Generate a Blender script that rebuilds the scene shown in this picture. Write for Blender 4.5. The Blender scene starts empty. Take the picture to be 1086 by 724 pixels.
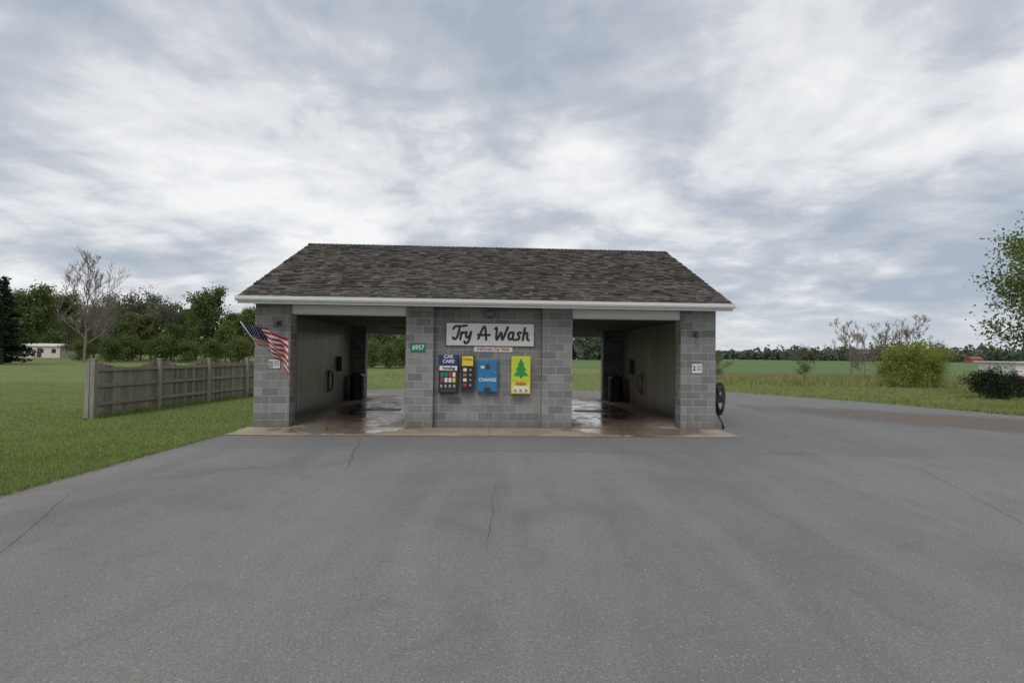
import bpy, math, random
import numpy as np
from mathutils import Matrix, Vector
random.seed(7); np.random.seed(7)
sc = bpy.context.scene
D2R = math.radians

# ------------------------------------------------------------ helpers
def nmat(name):
    m = bpy.data.materials.new(name); m.use_nodes = True
    nt = m.node_tree; nt.nodes.clear()
    out = nt.nodes.new('ShaderNodeOutputMaterial')
    return m, nt, out
def ramp(nt, src, stops):
    r = nt.nodes.new('ShaderNodeValToRGB')
    el = r.color_ramp.elements
    while len(el) < len(stops): el.new(0.5)
    for e, (p, c) in zip(el, stops):
        e.position = p
        e.color = (c, c, c, 1) if isinstance(c, (int, float)) else (*c, 1)
    nt.links.new(src, r.inputs['Fac'])
    return r.outputs['Color']
def mix(nt, fac, a, b, mode='MIX'):
    m = nt.nodes.new('ShaderNodeMix'); m.data_type = 'RGBA'; m.blend_type = mode
    for val, idx in ((fac, 0), (a, 6), (b, 7)):
        if isinstance(val, bpy.types.NodeSocket): nt.links.new(val, m.inputs[idx])
        elif idx == 0: m.inputs[0].default_value = val
        else: m.inputs[idx].default_value = (*val, 1) if len(val) == 3 else val
    return m.outputs[2]
def math_(nt, op, a, b=0.0, c=None, clamp=False):
    m = nt.nodes.new('ShaderNodeMath'); m.operation = op; m.use_clamp = clamp
    for i, v in enumerate((a, b) if c is None else (a, b, c)):
        if isinstance(v, bpy.types.NodeSocket): nt.links.new(v, m.inputs[i])
        else: m.inputs[i].default_value = v
    return m.outputs[0]
def noise(nt, vec, scale, detail=4, rough=0.55, dist=0.0, dim='3D'):
    n = nt.nodes.new('ShaderNodeTexNoise'); n.noise_dimensions = dim
    n.inputs['Scale'].default_value = scale; n.inputs['Detail'].default_value = detail
    n.inputs['Roughness'].default_value = rough; n.inputs['Distortion'].default_value = dist
    if vec is not None: nt.links.new(vec, n.inputs['Vector'])
    return n.outputs['Fac']
def mapping(nt, vec, scale=(1, 1, 1), loc=(0, 0, 0), rot=(0, 0, 0)):
    m = nt.nodes.new('ShaderNodeMapping')
    m.inputs['Scale'].default_value = scale; m.inputs['Location'].default_value = loc
    m.inputs['Rotation'].default_value = rot
    nt.links.new(vec, m.inputs['Vector']); return m.outputs[0]
def principled(nt, out, col, rough=0.8, bump=None, bstr=0.3, bdist=0.02, metal=0.0, spec=0.5):
    p = nt.nodes.new('ShaderNodeBsdfPrincipled')
    if isinstance(col, bpy.types.NodeSocket): nt.links.new(col, p.inputs['Base Color'])
    else: p.inputs['Base Color'].default_value = (*col, 1)
    if isinstance(rough, bpy.types.NodeSocket): nt.links.new(rough, p.inputs['Roughness'])
    else: p.inputs['Roughness'].default_value = rough
    p.inputs['Metallic'].default_value = metal
    p.inputs['Specular IOR Level'].default_value = spec
    if bump is not None:
        b = nt.nodes.new('ShaderNodeBump'); b.inputs['Strength'].default_value = bstr
        b.inputs['Distance'].default_value = bdist
        nt.links.new(bump, b.inputs['Height']); nt.links.new(b.outputs[0], p.inputs['Normal'])
    nt.links.new(p.outputs[0], out.inputs['Surface'])
    return p
def coord(nt, which='Object'):
    return nt.nodes.new('ShaderNodeTexCoord').outputs[which]
def worldpos(nt):
    return nt.nodes.new('ShaderNodeNewGeometry').outputs['Position']
def simple(name, col, rough=0.5, metal=0.0, var=0.12, scale=6.0, spec=0.5):
    m, nt, out = nmat(name)
    n = noise(nt, coord(nt), scale, 4, 0.6)
    c = mix(nt, n, tuple(x * (1 - var * 1.5) for x in col), tuple(min(1, x * (1 + var)) for x in col))
    principled(nt, out, c, rough, n, 0.08, 0.01, metal, spec)
    return m

def mesh_obj(name, verts, faces, mat=None, parent=None, uvs=None, smooth=False):
    me = bpy.data.meshes.new(name)
    me.from_pydata([tuple(v) for v in verts], [], [tuple(f) for f in faces])
    if uvs is not None:
        uv = me.uv_layers.new(name='UVMap')
        uv.data.foreach_set('uv', np.array(uvs, dtype=np.float32).ravel())
    if mat: me.materials.append(mat)
    if smooth: me.polygons.foreach_set('use_smooth', [True] * len(me.polygons))
    me.update()
    o = bpy.data.objects.new(name, me); sc.collection.objects.link(o)
    if parent: o.parent = parent
    return o
def box_geo(b):
    x0, x1, y0, y1, z0, z1 = b
    v = [(x0,y0,z0),(x1,y0,z0),(x1,y1,z0),(x0,y1,z0),(x0,y0,z1),(x1,y0,z1),(x1,y1,z1),(x0,y1,z1)]
    f = [(0,3,2,1),(4,5,6,7),(0,1,5,4),(2,3,7,6),(1,2,6,5),(3,0,4,7)]
    return v, f
def boxes(name, bl, mat, parent=None, bevel=0.0):
    V, F, U = [], [], []
    for b in bl:
        v, f = box_geo(b); o = len(V); V += v
        for k, q in enumerate(f):
            F.append(tuple(i + o for i in q))
            for i in q:
                p = v[i]
                U.append((p[0], p[1]) if k < 2 else ((p[0], p[2]) if k < 4 else (p[1], p[2])))
    ob = mesh_obj(name, V, F, mat, parent, U)
    if bevel > 0:
        m = ob.modifiers.new('bev', 'BEVEL'); m.width = bevel; m.segments = 2; m.limit_method = 'ANGLE'
    return ob
def empty(name, mat=Matrix.Identity(4)):
    e = bpy.data.objects.new(name, None); sc.collection.objects.link(e); e.matrix_world = mat
    e.empty_display_size = 0.2
    return e
def tube_geo(pts, radii, sides=6, V=None, F=None):
    if V is None: V, F = [], []
    pts = [Vector(p) for p in pts]; base = len(V)
    a = None
    for i, p in enumerate(pts):
        d = (pts[min(i+1, len(pts)-1)] - pts[max(i-1, 0)])
        if d.length < 1e-6: d = Vector((0, 0, 1))
        d.normalize()
        a = d.orthogonal().normalized() if a is None else (a - d * a.dot(d))
        if a.length < 1e-5: a = d.orthogonal()
        a.normalize()
        b = d.cross(a)
        for k in range(sides):
            t = 2 * math.pi * k / sides
            V.append(tuple(p + (a * math.cos(t) + b * math.sin(t)) * radii[i]))
    for i in range(len(pts) - 1):
        for k in range(sides):
            k2 = (k + 1) % sides
            F.append((base+i*sides+k, base+i*sides+k2, base+(i+1)*sides+k2, base+(i+1)*sides+k))
    F.append(tuple(base + k for k in reversed(range(sides))))
    F.append(tuple(base + (len(pts)-1)*sides + k for k in range(sides)))
    return V, F
def tube(name, pts, r, mat, parent=None, sides=8):
    rr = [r] * len(pts) if isinstance(r, (int, float)) else r
    V, F = tube_geo(pts, rr, sides)
    return mesh_obj(name, V, F, mat, parent, smooth=True)
def lathe(name, prof, mat, parent=None, loc=(0,0,0), sides=24):
    V, F = [], []
    for r, z in prof:
        for k in range(sides):
            t = 2*math.pi*k/sides
            V.append((loc[0]+r*math.cos(t), loc[1]+r*math.sin(t), loc[2]+z))
    for i in range(len(prof)-1):
        for k in range(sides):
            k2 = (k+1) % sides
            F.append((i*sides+k, i*sides+k2, (i+1)*sides+k2, (i+1)*sides+k))
    F.append(tuple((len(prof)-1)*sides+k for k in range(sides)))
    F.append(tuple(reversed(range(sides))))
    return mesh_obj(name, V, F, mat, parent, smooth=False)
def text(name, body, size, loc, mat, parent, shear=0.0, bold=0.0, width=None, align='CENTER'):
    c = bpy.data.curves.new(name, 'FONT'); c.body = body; c.size = size
    c.align_x = align; c.align_y = 'CENTER'; c.shear = shear; c.offset = bold; c.extrude = 0.002
    c.materials.append(mat)
    o = bpy.data.objects.new(name, c); sc.collection.objects.link(o)
    o.parent = parent; o.location = loc; o.rotation_euler = (math.pi/2, 0, 0)
    if width: o.scale = (width, 1, 1)
    return o

# ------------------------------------------------------------ camera
cam = bpy.data.cameras.new('camera'); co = bpy.data.objects.new('camera', cam)
sc.collection.objects.link(co); sc.camera = co
cam.sensor_width = 36; cam.lens = 18.3; cam.clip_end = 8000; cam.clip_start = 0.05
co.matrix_world = Matrix.Translation((0, 0, 1.9)) @ Matrix.Rotation(D2R(91.45), 4, 'X') @ Matrix.Rotation(D2R(0.7), 4, 'Z')

# ------------------------------------------------------------ world / light
w = bpy.data.worlds.new('World'); sc.world = w; w.use_nodes = True
nt = w.node_tree; nt.nodes.clear()
wo = nt.nodes.new('ShaderNodeOutputWorld'); bg = nt.nodes.new('ShaderNodeBackground')
bg.inputs['Strength'].default_value = 0.12
nt.links.new(bg.outputs[0], wo.inputs[0])
sky = nt.nodes.new('ShaderNodeTexSky'); sky.sky_type = 'NISHITA'; sky.sun_disc = False
SUN_EL, SUN_AZ = 55, 200
sky.sun_elevation = D2R(SUN_EL); sky.sun_rotation = D2R(SUN_AZ)
gen = coord(nt, 'Generated')
sx = nt.nodes.new('ShaderNodeSeparateXYZ'); nt.links.new(gen, sx.inputs[0])
zc = math_(nt, 'MAXIMUM', sx.outputs[2], 0.0)
den = math_(nt, 'ADD', zc, 0.22)
px = math_(nt, 'DIVIDE', sx.outputs[0], den); py = math_(nt, 'DIVIDE', sx.outputs[1], den)
cx = nt.nodes.new('ShaderNodeCombineXYZ'); nt.links.new(px, cx.inputs[0]); nt.links.new(py, cx.inputs[1])
P = cx.outputs[0]
n1 = noise(nt, mapping(nt, P, (1, 1.1, 1), (3.1, 1.2, 0)), 1.05, 6, 0.56, 0.2, '2D')
n2 = noise(nt, mapping(nt, P, (1, 1.2, 1), (8.3, 2.2, 0)), 3.0, 6, 0.60, 0.35, '2D')
n3 = noise(nt, mapping(nt, P, (1, 1, 1), (1.3, 5.2, 0)), 0.45, 2, 0.5, 0.0, '2D')
wp = nt.nodes.new('ShaderNodeTexNoise'); wp.noise_dimensions = '2D'; wp.inputs['Scale'].default_value = 3.2; wp.inputs['Detail'].default_value = 4; nt.links.new(P, wp.inputs['Vector'])
va = nt.nodes.new('ShaderNodeVectorMath'); va.operation = 'MULTIPLY_ADD'
nt.links.new(wp.outputs['Color'], va.inputs[0]); va.inputs[1].default_value = (0.6, 0.6, 0); nt.links.new(P, va.inputs[2])
vo = nt.nodes.new('ShaderNodeTexVoronoi'); vo.voronoi_dimensions = '2D'; vo.feature = 'F1'; vo.inputs['Scale'].default_value = 2.2
nt.links.new(va.outputs[0], vo.inputs['Vector'])
bil = math_(nt, 'SUBTRACT', 0.95, vo.outputs['Distance'])
s = math_(nt, 'ADD', math_(nt, 'MULTIPLY', n1, 0.60), math_(nt, 'MULTIPLY', n2, 0.22))
s = math_(nt, 'ADD', s, math_(nt, 'MULTIPLY', n3, 0.14))
s = math_(nt, 'ADD', s, math_(nt, 'MULTIPLY', bil, 0.10))
bank = math_(nt, 'MULTIPLY', math_(nt, 'SUBTRACT', sx.outputs[0], 0.15, None, True), 0.24)
low = math_(nt, 'SUBTRACT', 1.0, math_(nt, 'MULTIPLY', zc, 2.8), None, True)
s = math_(nt, 'SUBTRACT', s, math_(nt, 'MULTIPLY', bank, low))
cl = ramp(nt, s, [(0.38, (3.4, 3.9, 4.6)), (0.455, (4.5, 4.8, 5.3)), (0.495, (5.4, 5.6, 6.0)), (0.52, (6.2, 6.35, 6.6)), (0.56, (6.9, 7.0, 7.15)), (0.62, (8.0, 8.0, 8.0))])
hz = ramp(nt, zc, [(0.0, 0.8), (0.035, 0.45), (0.09, 0.0)])
cl = mix(nt, hz, cl, (6.1, 6.4, 6.8))
fin = mix(nt, 0.93, sky.outputs[0], cl)
nt.links.new(fin, bg.inputs['Color'])

sl = bpy.data.lights.new('sun', 'SUN'); so = bpy.data.objects.new('sun', sl); sc.collection.objects.link(so)
sl.energy = 1.45; sl.angle = D2R(30); sl.color = (1, 0.97, 0.92)
az, el = D2R(SUN_AZ), D2R(SUN_EL)
sd = Vector((math.sin(az)*math.cos(el), math.cos(az)*math.cos(el), math.sin(el)))
so.rotation_euler = (-sd).to_track_quat('-Z', 'Y').to_euler()
sc.view_settings.view_transform = 'Standard'; sc.view_settings.look = 'None'; sc.view_settings.exposure = 0

# ------------------------------------------------------------ materials
def m_grass():
    m, nt, out = nmat('grass_ground'); p = worldpos(nt)
    a = noise(nt, p, 0.35, 4, 0.6); b = noise(nt, p, 6, 3, 0.6); c = noise(nt, p, 45, 2, 0.7)
    big = noise(nt, mapping(nt, p, (0.01, 0.05, 1)), 1.0, 4, 0.6)
    col = mix(nt, ramp(nt, a, [(0.35, 0), (0.65, 1)]), (0.115, 0.16, 0.045), (0.16, 0.205, 0.065))
    col = mix(nt, ramp(nt, b, [(0.45, 0), (0.75, 0.6)]), col, (0.185, 0.19, 0.085))
    col = mix(nt, ramp(nt, big, [(0.4, 0), (0.6, 0.6)]), col, (0.19, 0.205, 0.09))
    col = mix(nt, ramp(nt, c, [(0.3, 0.5), (0.6, 0)]), col, (0.06, 0.08, 0.025))
    principled(nt, out, col, 0.9, c, 0.6, 0.03, spec=0.15); return m
def m_blade(name, c1, c2, c3):
    m, nt, out = nmat(name); p = worldpos(nt)
    a = noise(nt, p, 0.6, 3, 0.6); b = noise(nt, p, 18, 1, 0.6)
    col = mix(nt, ramp(nt, a, [(0.35, 0), (0.65, 1)]), c1, c2)
    col = mix(nt, ramp(nt, b, [(0.5, 0), (0.75, 0.8)]), col, c3)
    d = nt.nodes.new('ShaderNodeBsdfDiffuse'); nt.links.new(col, d.inputs[0]); nt.links.new(d.outputs[0], out.inputs[0]); return m
def m_asphalt():
    m, nt, out = nmat('asphalt_paving'); p = worldpos(nt)
    a = noise(nt, p, 0.22, 4, 0.6, 0.6, '2D'); st = noise(nt, mapping(nt, p, (1.1, 0.16, 1), (2, 0, 0), (0, 0, 0.12)), 1.0, 4, 0.6, 0.4, '2D')
    g = noise(nt, p, 95, 2, 0.75, 0, '2D'); g2 = noise(nt, p, 14, 4, 0.7, 0, '2D'); g3 = noise(nt, p, 38, 2, 0.7, 0, '2D')
    mot = noise(nt, p, 1.8, 5, 0.7, 0.3, '2D')
    vo = nt.nodes.new('ShaderNodeTexVoronoi'); vo.voronoi_dimensions = '2D'; vo.inputs['Scale'].default_value = 85; nt.links.new(p, vo.inputs['Vector'])
    col = mix(nt, ramp(nt, a, [(0.3, 0), (0.7, 1)]), (0.168, 0.170, 0.176), (0.225, 0.223, 0.222))
    col = mix(nt, ramp(nt, mot, [(0.35, 0.3), (0.52, 0)]), col, (0.145, 0.147, 0.152))
    col = mix(nt, ramp(nt, st, [(0.42, 0), (0.66, 0.55)]), col, (0.255, 0.245, 0.23))
    sand = noise(nt, mapping(nt, p, (0.9, 0.4, 1), (5.5, 3.3, 0)), 0.75, 5, 0.65, 0.5, '2D')
    col = mix(nt, math_(nt, 'MULTIPLY', ramp(nt, sand, [(0.50, 0), (0.70, 0.5)]), ramp(nt, g2, [(0.38, 0.3), (0.60, 1)])), col, (0.285, 0.25, 0.205))
    sp = nt.nodes.new('ShaderNodeSeparateXYZ'); nt.links.new(p, sp.inputs[0])
    ym = math_(nt, 'ADD', sp.outputs[1], math_(nt, 'MULTIPLY', math_(nt, 'SUBTRACT', g2, 0.5), 0.12))
    seam = ramp(nt, math_(nt, 'MULTIPLY', ym, 0.05), [(0.508, 0), (0.512, 0.5)])
    col = mix(nt, seam, col, (0.172, 0.175, 0.181))
    dx = math_(nt, 'DIVIDE', math_(nt, 'SUBTRACT', sp.outputs[0], 15.0), 6.5)
    dy = math_(nt, 'DIVIDE', math_(nt, 'SUBTRACT', math_(nt, 'ADD', sp.outputs[1], math_(nt, 'MULTIPLY', sp.outputs[0], 0.75)), 26.3), 3.4)
    d = math_(nt, 'SQRT', math_(nt, 'ADD', math_(nt, 'MULTIPLY', dx, dx), math_(nt, 'MULTIPLY', dy, dy)))
    d = math_(nt, 'ADD', d, math_(nt, 'MULTIPLY', math_(nt, 'SUBTRACT', g2, 0.5), 0.9))
    d = math_(nt, 'ADD', d, math_(nt, 'MULTIPLY', math_(nt, 'SUBTRACT', st, 0.5), 0.8))
    gm = ramp(nt, d, [(0.70, 1), (1.10, 0)])
    col = mix(nt, gm, col, mix(nt, ramp(nt, g2, [(.35, 0), (.65, 1)]), (0.090, 0.074, 0.062), (0.19, 0.16, 0.13)))
    col = mix(nt, ramp(nt, g, [(0.35, 0.6), (0.52, 0)]), col, (0.075, 0.075, 0.075))
    col = mix(nt, ramp(nt, g3, [(0.34, 0.45), (0.48, 0)]), col, (0.11, 0.11, 0.112))
    sepv = ramp(nt, vo.outputs['Color'], [(0.80, 0), (0.95, 0.6)])
    col = mix(nt, sepv, col, (0.40, 0.38, 0.35))
    o1 = noise(nt, p, 0.9, 3, 0.6, 0.8, '2D')
    col = mix(nt, ramp(nt, o1, [(0.60, 0), (0.74, 0.3)]), col, (0.11, 0.11, 0.115))
    bm = math_(nt, 'ADD', g, math_(nt, 'MULTIPLY', g3, 0.8))
    principled(nt, out, col, 0.85, bm, 0.6, 0.012, spec=0.25); return m
def m_concrete(name, wetset):
    m, nt, out = nmat(name); p = coord(nt, 'Object')
    a = noise(nt, p, 1.1, 5, 0.65); g = noise(nt, p, 60, 2, 0.7)
    col = mix(nt, ramp(nt, a, [(0.3, 0), (0.7, 1)]), (0.24, 0.185, 0.135), (0.38, 0.32, 0.25))
    col = mix(nt, ramp(nt, g, [(0.3, 0.4), (0.55, 0)]), col, (0.14, 0.11, 0.085))
    wn = noise(nt, p, 1.6, 4, 0.6, 0.4)
    sp = nt.nodes.new('ShaderNodeSeparateXYZ'); nt.links.new(p, sp.inputs[0])
    tot = None
    for (u, v, ru, rv) in wetset:
        dx = math_(nt, 'DIVIDE', math_(nt, 'SUBTRACT', sp.outputs[0], u), ru)
        dy = math_(nt, 'DIVIDE', math_(nt, 'SUBTRACT', sp.outputs[1], v), rv)
        d = math_(nt, 'SQRT', math_(nt, 'ADD', math_(nt, 'MULTIPLY', dx, dx), math_(nt, 'MULTIPLY', dy, dy)))
        tot = d if tot is None else math_(nt, 'MINIMUM', tot, d)
    d = math_(nt, 'ADD', tot, math_(nt, 'MULTIPLY', math_(nt, 'SUBTRACT', wn, 0.5), 1.8))
    wet = ramp(nt, d, [(0.80, 1), (1.05, 0)])
    col = mix(nt, wet, col, mix(nt, 0.5, col, (0.070, 0.046, 0.032)))
    puddle = ramp(nt, wn, [(0.44, 0.30), (0.58, 0.05)])
    rg = nt.nodes.new('ShaderNodeMix'); rg.data_type = 'FLOAT'
    nt.links.new(wet, rg.inputs[0]); rg.inputs[2].default_value = 0.8; nt.links.new(puddle, rg.inputs[3])
    principled(nt, out, col, rg.outputs[0], g, 0.15, 0.004); return m
def m_block():
    m, nt, out = nmat('concrete_block'); uv = coord(nt, 'UV'); p = coord(nt, 'Object')
    b = nt.nodes.new('ShaderNodeTexBrick'); nt.links.new(uv, b.inputs['Vector'])
    b.inputs['Scale'].default_value = 1; b.inputs['Brick Width'].default_value = 0.4
    b.inputs['Row Height'].default_value = 0.2; b.inputs['Mortar Size'].default_value = 0.008
    b.inputs['Mortar Smooth'].default_value = 0.2; b.inputs['Bias'].default_value = 0
    b.inputs['Color1'].default_value = (0.175, 0.174, 0.170, 1); b.inputs['Color2'].default_value = (0.315, 0.312, 0.305, 1)
    b.inputs['Mortar'].default_value = (0.46, 0.455, 0.44, 1)
    g = noise(nt, p, 70, 3, 0.75); a = noise(nt, p, 1.6, 5, 0.6)
    str_ = noise(nt, mapping(nt, p, (5, 5, 0.4)), 1, 4, 0.6)
    col = mix(nt, ramp(nt, g, [(0.3, 0.6), (0.55, 0)]), b.outputs['Color'], (0.115, 0.113, 0.11))
    col = mix(nt, ramp(nt, a, [(0.45, 0), (0.8, 0.35)]), col, (0.36, 0.355, 0.34))
    col = mix(nt, ramp(nt, str_, [(0.5, 0), (0.74, 0.4)]), col, (0.15, 0.147, 0.14))
    sp = nt.nodes.new('ShaderNodeSeparateXYZ'); nt.links.new(p, sp.inputs[0])
    gr = math_(nt, 'ADD', sp.outputs[2], math_(nt, 'MULTIPLY', a, 0.5))
    col = mix(nt, ramp(nt, gr, [(0.25, 0.55), (0.65, 0)]), col, (0.13, 0.115, 0.092))
    h = math_(nt, 'SUBTRACT', math_(nt, 'MULTIPLY', g, 0.35), b.outputs['Fac'])
    principled(nt, out, col, 0.92, h, 0.7, 0.012, spec=0.2); return m
def m_shingle():
    m, nt, out = nmat('roof_shingle'); p = coord(nt)
    at = nt.nodes.new('ShaderNodeAttribute'); at.attribute_name = 'shade'
    g = noise(nt, p, 45, 2, 0.7); a = noise(nt, p, 0.8, 4, 0.6)
    col = ramp(nt, at.outputs['Fac'], [(0.0, (0.035, 0.031, 0.028)), (0.5, (0.08, 0.071, 0.063)), (1.0, (0.16, 0.145, 0.13))])
    col = mix(nt, ramp(nt, g, [(0.35, 0.6), (0.6, 0)]), col, (0.04, 0.036, 0.032))
    col = mix(nt, ramp(nt, a, [(0.4, 0), (0.7, 0.3)]), col, (0.14, 0.13, 0.12))
    principled(nt, out, col, 0.95, g, 0.5, 0.01, spec=0.15); return m
def m_fencewood():
    m, nt, out = nmat('weathered_wood'); p = coord(nt)
    at = nt.nodes.new('ShaderNodeAttribute'); at.attribute_name = 'shade'
    gr = noise(nt, mapping(nt, p, (40, 40, 2.5)), 1, 4, 0.65); a = noise(nt, p, 1.5, 4)
    col = ramp(nt, at.outputs['Fac'], [(0.0, (0.17, 0.15, 0.13)), (1.0, (0.38, 0.35, 0.30))])
    col = mix(nt, ramp(nt, gr, [(0.4, 0.5), (0.6, 0)]), col, (0.10, 0.085, 0.07))
    col = mix(nt, ramp(nt, a, [(0.5, 0), (0.8, 0.35)]), col, (0.17, 0.17, 0.12))
    principled(nt, out, col, 0.9, gr, 0.4, 0.01, spec=0.2); return m
def m_leaf(name, c1, c2, c3, sc_=0.7, trans=0.3):
    m, nt, out = nmat(name); p = worldpos(nt)
    oi = nt.nodes.new('ShaderNodeObjectInfo')
    a = noise(nt, p, sc_, 2, 0.6)
    col = mix(nt, ramp(nt, a, [(0.38, 0), (0.62, 1)]), c1, c2)
    col = mix(nt, math_(nt, 'MULTIPLY', oi.outputs['Random'], 0.6), col, c3)
    d = nt.nodes.new('ShaderNodeBsdfDiffuse'); t = nt.nodes.new('ShaderNodeBsdfTranslucent'); mx = nt.nodes.new('ShaderNodeMixShader')
    nt.links.new(col, d.inputs[0]); nt.links.new(col, t.inputs[0]); mx.inputs[0].default_value = trans
    nt.links.new(d.outputs[0], mx.inputs[1]); nt.links.new(t.outputs[0], mx.inputs[2]); nt.links.new(mx.outputs[0], out.inputs[0])
    return m
def m_panel():
    m, nt, out = nmat('bay_wall_panel'); p = coord(nt)
    a = noise(nt, p, 0.9, 4, 0.6); s_ = noise(nt, mapping(nt, p, (3, 3, 0.35)), 1, 5, 0.6)
    sp = nt.nodes.new('ShaderNodeSeparateXYZ'); nt.links.new(p, sp.inputs[0])
    col = mix(nt, a, (0.34, 0.31, 0.265), (0.45, 0.42, 0.36))
    col = mix(nt, ramp(nt, s_, [(0.42, 0), (0.72, 0.65)]), col, (0.18, 0.16, 0.13))
    gr = math_(nt, 'ADD', sp.outputs[2], math_(nt, 'MULTIPLY', s_, 0.8))
    col = mix(nt, ramp(nt, gr, [(0.4, 0.8), (1.4, 0)]), col, (0.15, 0.125, 0.10))
    principled(nt, out, col, 0.32, a, 0.05, 0.01); return m

GRASS = m_grass(); ASPH = m_asphalt(); BLOCK = m_block(); SHIN = m_shingle(); WOOD = m_fencewood(); PANEL = m_panel()
WHITE = simple('white_trim_paint', (0.76, 0.76, 0.74), 0.45, var=0.08)
SOFF = simple('soffit_white', (0.66, 0.66, 0.64), 0.6)
SIGNW = simple('sign_white', (0.70, 0.71, 0.68), 0.35, var=0.06)
BLACK = simple('black_paint', (0.018, 0.018, 0.02), 0.4)
DKGRAY = simple('dark_grey_metal', (0.06, 0.06, 0.065), 0.45, 0.4)
RUBBER = simple('black_rubber', (0.015, 0.015, 0.015), 0.5)
RED = simple('sign_red', (0.50, 0.03, 0.025), 0.45)
BLUE = simple('machine_blue', (0.025, 0.18, 0.38), 0.35)
NAVY = simple('label_navy', (0.02, 0.04, 0.16), 0.35)
YEL = simple('machine_yellow', (0.72, 0.60, 0.05), 0.4)
LIME = simple('machine_lime', (0.50, 0.60, 0.05), 0.4)
GREEN = simple('tree_green', (0.02, 0.26, 0.06), 0.4)
SGREEN = simple('street_sign_green', (0.0, 0.18, 0.10), 0.35)
STEEL = simple('galvanised_steel', (0.42, 0.43, 0.44), 0.35, 0.8)
ORANGE = simple('hose_orange', (0.5, 0.12, 0.03), 0.5)
CEIL = simple('ceiling_board', (0.15, 0.135, 0.12), 0.8)
CRACK = simple('crack_fill', (0.085, 0.085, 0.088), 0.9)
BARK = simple('tree_bark', (0.12, 0.10, 0.08), 0.9, var=0.3)
BARKL = simple('tree_bark_light', (0.20, 0.17, 0.14), 0.9, var=0.3)
DECKW = simple('deck_wood', (0.19, 0.085, 0.06), 0.8)
REDROOF = simple('red_roof', (0.25, 0.07, 0.05), 0.8)
GLASS = simple('dark_glass', (0.02, 0.025, 0.03), 0.08)

# ------------------------------------------------------------ ground, paving
G = 3000
mesh_obj('grass_ground', [(-G,-G,0),(G,-G,0),(G,G,0),(-G,G,0)], [(0,1,2,3)], GRASS)
def tri_sheet(name, pts, z, mat):
    import bmesh
    bm = bmesh.new(); vs = [bm.verts.new((x, y, z)) for x, y in pts]
    bm.faces.new(vs); bmesh.ops.triangulate(bm, faces=bm.faces[:])
    for f in bm.faces:
        f.normal_update()
        if f.normal.z < 0: f.normal_flip()
    me = bpy.data.meshes.new(name); bm.to_mesh(me); bm.free(); me.materials.append(mat)
    o = bpy.data.objects.new(name, me); sc.collection.objects.link(o); return o
def jitter_line(a, b, step, amp):
    a, b = np.array(a, float), np.array(b, float); L = np.linalg.norm(b-a); n = max(2, int(L/step))
    d = (b-a)/L; nrm = np.array((-d[1], d[0])); out = []; ph = random.random()*9
    for i in range(n):
        t = i/n*L
        j = amp*(0.6*math.sin(t*0.9+ph)+0.4*math.sin(t*2.7+ph*2)) + random.uniform(-amp, amp)*0.35
        out.append(tuple(a + d*t + nrm*j))
    return out
ap = []
ap += jitter_line((-6.75, -30), (-6.7, 7), 1.5, 0.05) + jitter_line((-6.7, 7), (-6.5, 12.0), 0.12, 0.06) + [(-6.55, 12.9), (-6.9, 22)]
ap += jitter_line((-7.3, 22), (-7.3, 27), 0.3, 0.08) + jitter_line((-7.3, 27), (4, 28), 0.4, 0.12) + jitter_line((4, 28), (11.4, 28.8), 0.4, 0.12)
ap += jitter_line((11.9, 28.2), (15.2, 23.5), 0.25, 0.10) + jitter_line((15.2, 23.5), (17.6, 17.9), 0.25, 0.12)
ap += jitter_line((17.6, 17.9), (26, 12.5), 0.5, 0.2) + [(60, 8), (60, -30)]
tri_sheet('asphalt_parking_lot', ap, 0.012, ASPH)
CV, CF = [], []
def crack(a, b, wdt, wob):
    a, b = np.array(a, float), np.array(b, float); L = np.linalg.norm(b-a); n = int(L/0.05)
    d = (b-a)/L; nr = np.array((-d[1], d[0])); off = 0; base = len(CV)
    for i in range(n+1):
        off += random.uniform(-1, 1)*wob; off *= 0.97
        p = a + d*(i/n*L) + nr*off; ww = wdt*random.uniform(0.1, 1.0)*(0.1+min(1, 4*i/n, 4*(n-i)/n))
        CV.append((*(p-nr*ww), 0.016)); CV.append((*(p+nr*ww), 0.016))
        if i: k = base+2*i; CF.append((k-2, k, k+1, k-1))
crack((-3.3, 11.5), (-2.6, 8.3), 0.013, 0.015); crack((-0.2, 7.8), (-0.15, 4.9), 0.005, 0.010)
crack((-6.3, 10.15), (9.5, 10.3), 0.008, 0.008); crack((-6.2, 8.0), (-2.6, 8.9), 0.006, 0.010); crack((2.0, 11.4), (2.5, 10.2), .006, .01)
crack((-6.0, 7.3), (-3.9, 3.4), 0.004, 0.006); crack((7.4, 9.9), (5.2, 4.0), 0.004, 0.006)
mesh_obj('pavement_cracks', CV, CF, CRACK)

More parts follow.
